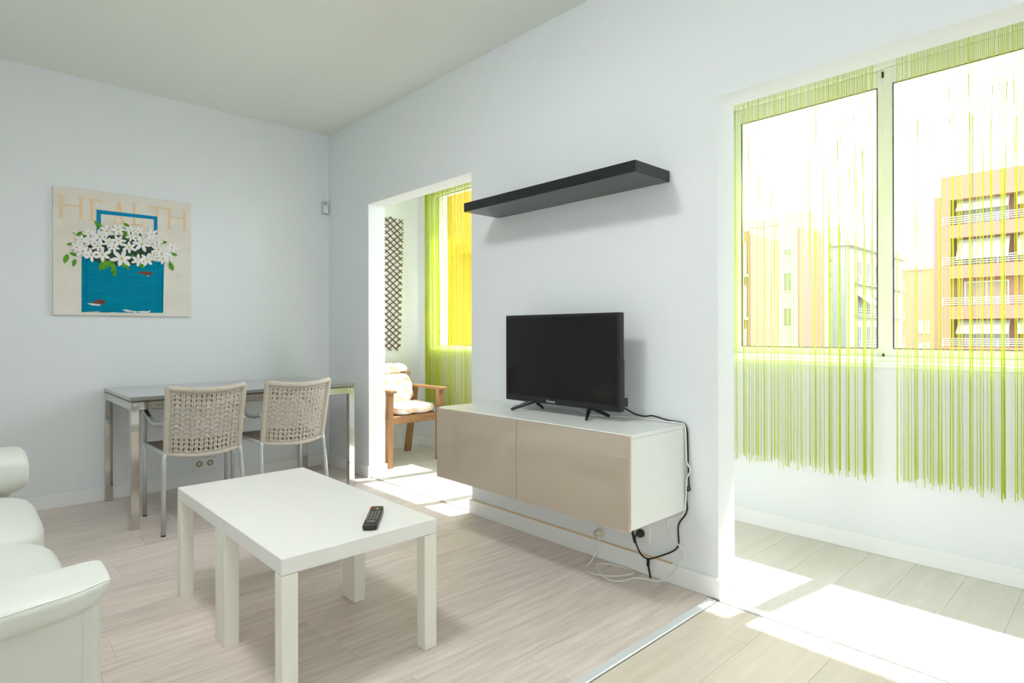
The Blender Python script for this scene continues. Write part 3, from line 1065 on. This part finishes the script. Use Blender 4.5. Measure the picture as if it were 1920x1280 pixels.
LV = [((.662, 1.839), (.716, 1.776)), ((.825, 1.848), (.864, 1.811)), ((.864, 1.786), (.893, 1.734)), ((.576, 1.743), (.635, 1.718)), ((.515, 1.665), (.55, 1.68)), ((.505, 1.545), (.524, 1.61)), ((.55, 1.529), (.563, 1.582)),
      ((.723, 1.596), (.689, 1.515)), ((.758, 1.591), (.776, 1.476)), ((.703, 1.52), (.765, 1.591)), ((1.097, 1.611), (1.121, 1.543)), ((.908, 1.604), (.945, 1.547)), ((.828, 1.748), (.871, 1.736)), ((.864, 1.634), (.901, 1.611)),
      ((.582, 1.70), (.609, 1.679)), ((.546, 1.748), (.563, 1.742)), ((1.113, 1.586), (1.105, 1.55)), ((.828, 1.815), (.832, 1.74)), ((.79, 1.60), (.86, 1.535)), ((1.10, 1.665), (1.15, 1.655)), ((1.04, 1.73), (1.085, 1.745)), ((.90, 1.80), (.93, 1.765)),
      ((.53, 1.62), (.575, 1.60)), ((.60, 1.76), (.565, 1.73)), ((.75, 1.80), (.72, 1.79)), ((.70, 1.60), (.74, 1.55))]


def leaf(a, b, wd):
    a, b = Vector(a), Vector(b)
    d_ = b - a
    q = Vector((-d_.y, d_.x)).normalized()
    return [tuple(a + d_ * t_ + q * wd * s_) for t_, s_ in ((0, 0), (.3, .8), (.6, 1), (.85, .6), (1, 0), (.85, -.6), (.6, -1), (.3, -.8))]


for k, (a, b) in enumerate(LV):
    ln = (Vector(b) - Vector(a)).length
    flat('leaf', 'leaf_green', [leaf(a, b, min(.016, ln * .22))], 4 + .11 * k)
FLW = [(.692, 1.737, .079), (.796, 1.723, .063), (.768, 1.677, .058), (.857, 1.684, .063), (.93, 1.712, .079), (1.031, 1.684, .068), (.706, 1.619, .073), (.814, 1.604, .089), (.645, 1.613, .063), (.908, 1.599, .063), (.96, 1.608, .073),
       (1.058, 1.623, .058), (1.097, 1.638, .052), (1.113, 1.705, .058), (1.078, 1.68, .047), (.602, 1.634, .063), (.978, 1.741, .052), (.793, 1.794, .063), (.908, 1.799, .047), (.595, 1.705, .052), (.73, 1.778, .063), (.99, 1.783, .063),
       (1.02, 1.735, .052), (.679, 1.674, .058), (.569, 1.654, .052), (.857, 1.802, .047), (.64, 1.70, .058), (.87, 1.755, .05), (.74, 1.70, .05), (1.0, 1.64, .05), (.63, 1.755, .045)]
for k, (x, z, r_) in enumerate(FLW):
    r_ *= .76
    a0 = R.uniform(0, 1)
    pts = []
    np_ = 6
    petals = []
    for q in range(np_):
        a = a0 + 2 * math.pi * q / np_
        rr_ = r_ * R.uniform(.85, 1.1)
        tip = (x + math.cos(a) * rr_, z + math.sin(a) * rr_ * .92)
        petals.append(leaf((x, z), tip, r_ * .20))
    lvl = 7.2 + k * .75
    fl_ = flat('flower', 'petal', petals, lvl)
    flat('flower_centre', 'pistil', [[(x + r_ * .14 * math.cos(t_), z + r_ * .14 * math.sin(t_)) for t_ in [k_ * math.pi / 3 for k_ in range(6)]]], lvl + .9, fl_)

# ------------------------------------------------------------------ small wall fittings
ms = empty('motion_sensor', (2.256, YB, 2.15))
tag(ms, 'small pale motion sensor mounted high in the room corner', 'sensor')
MB().rbox((-.02, -.035, -.053), (.032, 0, .053), .009, 3).build('housing', 'sensor_grey', ms)
MB().rbox((-.014, -.038, -.045), (.026, -.03, .012), .005, 2).build('lens', 'plastic_white', ms)
MB().tube([(.0, -.034, .034), (.0, -.0375, .034)], .005, 10).build('indicator', 'dark_hole', ms)


def socket(name, parent, c, ax):
    """round recessed outlet on a plate; ax 'y' faces -y, 'x' faces -x"""
    def P(a, b, d_):
        return (c[0] + a, c[1] - d_, c[2] + b) if ax == 'y' else (c[0] - d_, c[1] + a, c[2] + b)
    o = MB().tube([P(0, 0, .008), P(0, 0, .0125)], .024, 24).build('outlet', 'socket_grey', parent)
    MB().tube([P(0, 0, .012), P(0, 0, .0132)], .0195, 24).build('recess', 'dark_hole', o)
    MB().tube([P(0, 0, .013), P(0, 0, .0138)], .015, 24).build('insert', 'socket_grey', o)
    for s in (-1, 1):
        MB().tube([P(s * .0095, 0, .0135), P(s * .0095, 0, .0145)], .0027, 8).build('pin_hole', 'dark_hole', o)
    return o


sk = empty('wall_socket', (1.33, YB, .148))
tag(sk, 'double power socket low on the back wall under the dining table', 'socket')
MB().rbox((-.078, -.010, -.042), (.078, 0, .042), .004, 2).build('plate', 'plastic_white', sk)
socket('outlet', sk, (-.038, 0, .004), 'y'); socket('outlet', sk, (.036, 0, .004), 'y')
sk2 = empty('wall_socket', (XT, 1.575, .185))
tag(sk2, 'single power socket with black plug below the taupe cabinet', 'socket')
MB().rbox((-.010, -.045, -.042), (0, .045, .042), .004, 2).build('plate', 'plastic_white', sk2)
MB().tube([(-.009, 0, 0), (-.0125, 0, 0)], .022, 24).build('outlet', 'socket_grey', sk2)

# black television lead, from the set down the wall to the plug
bl = empty('power_cord', (0, 0, 0))
tag(bl, 'black power cord running from the television down to the wall socket', 'cord')
pts = [(2.19, 1.66, .765), (2.235, 1.63, .757), (2.278, 1.595, .727), (2.288, 1.55, .722), (2.288, 1.509, .728), (2.290, 1.433, .716), (2.291, 1.375, .713), (2.292, 1.350, .706), (2.293, 1.342, .68), (2.293, 1.339, .629), (2.293, 1.337, .539), (2.293, 1.334, .449),
       (2.291, 1.328, .432), (2.287, 1.336, .425), (2.290, 1.342, .440), (2.293, 1.345, .386), (2.293, 1.345, .330), (2.293, 1.385, .264), (2.293, 1.384, .185), (2.288, 1.407, .148), (2.276, 1.48, .105), (2.274, 1.528, .084), (2.276, 1.565, .092), (2.282, 1.594, .125),
       (2.285, 1.612, .165), (2.28, 1.622, .190), (2.272, 1.615, .196), (2.272, 1.606, .160), (2.270, 1.597, .140), (2.266, 1.592, .165), (2.264, 1.584, .183)]
MB().tube(smooth_path(pts, 6), .0035, 8).build('lead', 'cable_black', bl)
MB().tube([(2.293, 1.575, .185), (2.275, 1.575, .185), (2.268, 1.577, .185), (2.260, 1.580, .185)], [.018, .018, .014, .006], 16).build('plug', 'cable_black', bl)
tl = MB().bar((2.274, 1.527, .086), (2.272, 1.527, .052), .012, .006, (0, 1, 0)).build('strap_buckle', 'cable_black', bl)
MB().tube([(2.272, 1.526, .055), (2.270, 1.518, .03), (2.268, 1.511, .004)], [.0052, .0048, .004], 6).build('strap_tail', 'cable_black', bl)
# white aerial lead
wl = empty('aerial_cable', (0, 0, 0))
tag(wl, 'white cable draped over the cabinet end and coiled on the floor', 'cable')
pts = [(2.19, 1.90, .742), (2.20, 1.80, .714), (2.25, 1.70, .711), (2.285, 1.58, .711), (2.282, 1.45, .711), (2.280, 1.37, .711), (2.281, 1.345, .70), (2.284, 1.343, .62), (2.285, 1.340, .552), (2.284, 1.322, .515), (2.283, 1.340, .470), (2.284, 1.343, .393), (2.290, 1.360, .318), (2.294, 1.425, .285), (2.294, 1.44, .253), (2.292, 1.407, .202), (2.288, 1.352, .148), (2.283, 1.375, .10),
       (2.278, 1.42, .03), (2.262, 1.47, .0035), (2.245, 1.52, .0035), (2.215, 1.559, .0035), (2.135, 1.59, .0035), (2.125, 1.66, .0035), (2.205, 1.765, .0035), (2.262, 1.745, .0035), (2.279, 1.66, .0035), (2.262, 1.60, .0035), (2.215, 1.605, .0035), (2.15, 1.655, .0035), (2.115, 1.74, .0035), (2.16, 1.79, .0035), (2.23, 1.815, .010), (2.272, 1.82, .045), (2.287, 1.822, .085), (2.29, 1.82, .115)]
pts = [tuple(p) for p in pts]
MB().tube(smooth_path(pts, 6), .0032, 8).build('lead', 'cable_white', wl)
ca = empty('cable_adapter', (0, 0, 0))
tag(ca, 'translucent cable connector hanging under the cabinet above the white coil', 'connector')
MB().tube([(2.285, 1.835, .118), (2.283, 1.815, .128), (2.282, 1.795, .134)], [.013, .016, .010], 12).build('knob', 'clear_plug', ca)
MB().rbox((2.272, 1.64, .165), (XT - .0005, 1.80, .182), .004, 2).build('cable_duct', 'plastic_white', ca)

# ------------------------------------------------------------------ outdoors
GZ0 = -14.0
struct(MB().box((8, -70, GZ0 - .3), (190, 120, GZ0)).build('ground', 'street'), 'street level far below the windows')


def bwin(parent, face, u0, u1, z0, z1, at, m='pane_grey', fr='rail_white'):
    """framed window on a facade: face 'x' looks at -x, 'y' looks at -y"""
    def bx(a0, a1, b0, b1, d0, d1):
        return ((at - d1, a0, b0), (at - d0, a1, b1)) if face == 'x' else ((a0, at - d1, b0), (a1, at - d0, b1))
    mb = MB()
    e = .09
    for q in ((u0 - e, u1 + e, z0 - e, z0), (u0 - e, u1 + e, z1, z1 + e), (u0 - e, u0, z0, z1), (u1, u1 + e, z0, z1), ((u0 + u1) / 2 - .03, (u0 + u1) / 2 + .03, z0, z1)):
        mb.box(*bx(*q, -.02, .10))
    o = mb.build('window', fr, parent)
    m2 = MB(); m2.box(*bx(u0, u1, z0, z1, -.02, .03)); m2.build('pane', m, o)
    return o


def railing(parent, face, u0, u1, z0, h, at, bars=4):
    mb = MB()
    for k in range(bars):
        z = z0 + h * (k + .6) / bars
        if face == 'x':
            mb.box((at - .05, u0, z), (at, u1, z + .06))
        else:
            mb.box((u0, at - .05, z), (u1, at, z + .06))
    nn = int((u1 - u0) / 1.6) + 1
    for k in range(nn + 1):
        u = u0 + (u1 - u0) * k / nn
        if face == 'x':
            mb.box((at - .05, u - .03, z0), (at, u + .03, z0 + h))
        else:
            mb.box((u - .03, at - .05, z0), (u + .03, at, z0 + h))
    return mb.build('railing', 'rail_white', parent)


# salmon block with balconies
b1 = empty('apartment_building', (0, 0, GZ0))
tag(b1, 'tall salmon apartment block with white balcony railings and cream awnings', 'building')
b1.location = (0, 0, 0)
FX = 53.4
MB().box((FX + 1.4, -20, GZ0), (FX + 14, 10.2, 12.4)).build('wall', 'salmon', b1)
MB().box((FX + 1.2, 10.2, GZ0), (FX + 12, 10.95, 11.3)).build('side_wall', 'pale_pink', b1)
MB().box((FX, -20, 10.75), (FX + 1.4, 10.2, 12.5)).build('parapet', 'salmon', b1)
MB().box((FX, 9.75, GZ0), (FX + 1.4, 10.2, 10.75)).build('end_wall', 'salmon', b1)
rr = random.Random(4)
for k in range(8):
    zs = 8.9 - 2.97 * k
    MB().box((FX, -20, zs - .95), (FX + 1.4, 9.75, zs)).build('balcony_front', 'salmon', b1)
    railing(b1, 'x', -20, 10.15, zs, .62, FX, 4)
    if k >= 5:
        continue
    y = 9.5
    for q in range(8):
        wy = 3.1
        if k != 2:
            ztop_, zlow = zs + 1.95, (zs + 1.0 if k != 1 else zs + .45)
            MB().add([(FX + .9, y - wy, ztop_), (FX + .9, y - .15, ztop_), (FX - .15, y - .15, zlow), (FX - .15, y - wy, zlow),
                      (FX + .9, y - wy, ztop_ - .05), (FX + .9, y - .15, ztop_ - .05), (FX - .15, y - .15, zlow - .05), (FX - .15, y - wy, zlow - .05)],
                     [(0, 1, 2, 3), (7, 6, 5, 4), (0, 4, 5, 1), (1, 5, 6, 2), (2, 6, 7, 3), (3, 7, 4, 0)]).build('awning', 'awning_cream', b1)
        bwin(b1, 'x', y - 2.9, y - .5, zs + .05, zs + 1.75, FX + 1.4, 'shade_dark' if (q + k) % 3 else 'stucco_white')
        y -= 3.4
# pale building between
b2 = empty('apartment_building', (0, 0, 0))
tag(b2, 'distant plain pale pink building left of the salmon block', 'building')
MB().box((104, 16, GZ0), (116, 29, 10.2)).build('wall', 'pale_pink', b2)
MB().box((103.8, 15.8, 10.2), (116.2, 29.2, 10.6)).build('coping', 'stucco_white', b2)
for k in range(3):
    for q in range(3):
        bwin(b2, 'x', 18 + q * 3.4, 19.3 + q * 3.4, -1.5 + k * 3.2 - 4, .2 + k * 3.2 - 4, 104, 'stucco_grey')
# brick and pink building
b3 = empty('apartment_building', (0, 0, 0))
tag(b3, 'building with brown brick balcony side and blank pink wall at the left window edge', 'building')
MB().box((39.1, 18.1, GZ0), (43.7, 27, 7.7)).build('wall', 'pale_pink', b3)
MB().box((38.95, 18.15, GZ0), (39.1, 27, 7.9)).build('brick_facing', 'brick_brown', b3)
MB().box((39.3, 18.3, 7.7), (43.5, 26, 8.0)).build('parapet', 'stucco_white', b3)
MB().box((40.6, 19.5, 8.0), (42.2, 21.5, 9.1)).build('roof_hut', 'stucco_white', b3)
for k in range(6):
    z = 5.0 - k * 2.9
    MB().box((38.1, 18.2, z - .2), (38.95, 26, z)).build('balcony_slab', 'stucco_grey', b3)
    railing(b3, 'x', 18.25, 26, z, .95, 38.2, 3)
    bwin(b3, 'x', 18.4, 18.95, z + .1, z + 2.0, 38.95, 'shade_dark')
# white building with pink blind wall
b4 = empty('apartment_building', (0, 0, 0))
tag(b4, 'white building with small windows and a tall blank pink wall, centre of the left pane', 'building')
MB().box((51.8, 20.0, GZ0), (59.2, 30, 10.3)).build('wall', 'stucco_white', b4)
MB().box((52.1, 19.9, GZ0), (57.8, 20.02, 10.0)).build('blind_wall', 'pale_pink', b4)
MB().box((51.6, 21.4, 10.3), (59.3, 30, 10.9)).build('parapet', 'stucco_white', b4)
MB().box((55.6, 20.6, 10.3), (57.6, 22.6, 12.0)).build('roof_hut', 'stucco_grey', b4)
for z, h in ((7.6, .5), (4.6, 1.5), (1.6, 1.5), (-1.6, 1.5)):
    bwin(b4, 'x', 20.45, 21.05, z, z + h, 51.8, 'pane_grey')
for k in range(7):
    MB().box((59.2, 19.7, 9 - 1.4 * k), (59.5, 20.0, 9.3 - 1.4 * k)).build('bracket', 'slate', b4)
# old white building with cornice and awning
b5 = empty('apartment_building', (0, 0, 0))
tag(b5, 'pale old building with cornice, slate roof and awning beside the window mullion', 'building')
MB().box((64, 20.0, GZ0), (84, 31, 9.6)).build('wall', 'stucco_white', b5)
MB().box((63.9, 20.05, GZ0), (64.02, 31, 9.3)).build('side_wall', 'stucco_grey', b5)
MB().box((63.7, 19.5, 9.6), (84.3, 31, 10.1)).build('cornice', 'stucco_white', b5)
MB().add([(65.5, 20.3, 10.1), (84, 20.3, 10.1), (84, 30, 10.1), (65.5, 30, 10.1), (66.3, 21.6, 12.0), (83, 21.6, 12.0), (83, 29, 12.0), (66.3, 29, 12.0)],
         [(0, 1, 5, 4), (1, 2, 6, 5), (2, 3, 7, 6), (3, 0, 4, 7), (4, 5, 6, 7)]).build('roof', 'slate', b5)
for k in range(4):
    for q in range(5):
        x = 67.0 + q * 3.0
        z = 6.2 - k * 3.3
        bwin(b5, 'y', x, x + 1.1, z, z + 2.0, 20.0, 'pane_grey')
    railing(b5, 'y', 66.5, 83, 6.0 - k * 3.3, .8, 19.6, 3)
    MB().box((66.3, 19.5, 5.85 - k * 3.3), (83.2, 20.0, 6.0 - k * 3.3)).build('balcony_slab', 'stucco_grey', b5)
MB().add([(67.0, 20, 5.0), (70.5, 20, 5.0), (70.5, 18.8, 4.0), (67.0, 18.8, 4.0), (67.0, 20, 4.9), (70.5, 20, 4.9), (70.5, 18.8, 3.9), (67.0, 18.8, 3.9)],
         [(0, 1, 2, 3), (7, 6, 5, 4), (0, 4, 5, 1), (1, 5, 6, 2), (2, 6, 7, 3), (3, 7, 4, 0)]).build('awning', 'stucco_white', b5)
# orange wing close by, seen through the left window
b6 = empty('apartment_building', (0, 0, 0))
tag(b6, 'close yellow-orange rendered wing seen through the left string curtain', 'building')
MB().box((7.35, 9.6, GZ0), (13, 16, 9)).build('wall', 'orange_stucco', b6)
MB().box((4.2, 9.8, GZ0), (7.35, 16, 9)).build('wall_pale', 'pale_pink', b6)
for k in range(5):
    z = 4.0 - k * 3.0
    bwin(b6, 'y', 6.3, 7.0, z - 1.0, z + .6, 9.8, 'stucco_white')
    MB().box((7.5, 8.7, z - 1.3), (12, 9.6, z - 1.1)).build('balcony_slab', 'orange_stucco', b6)
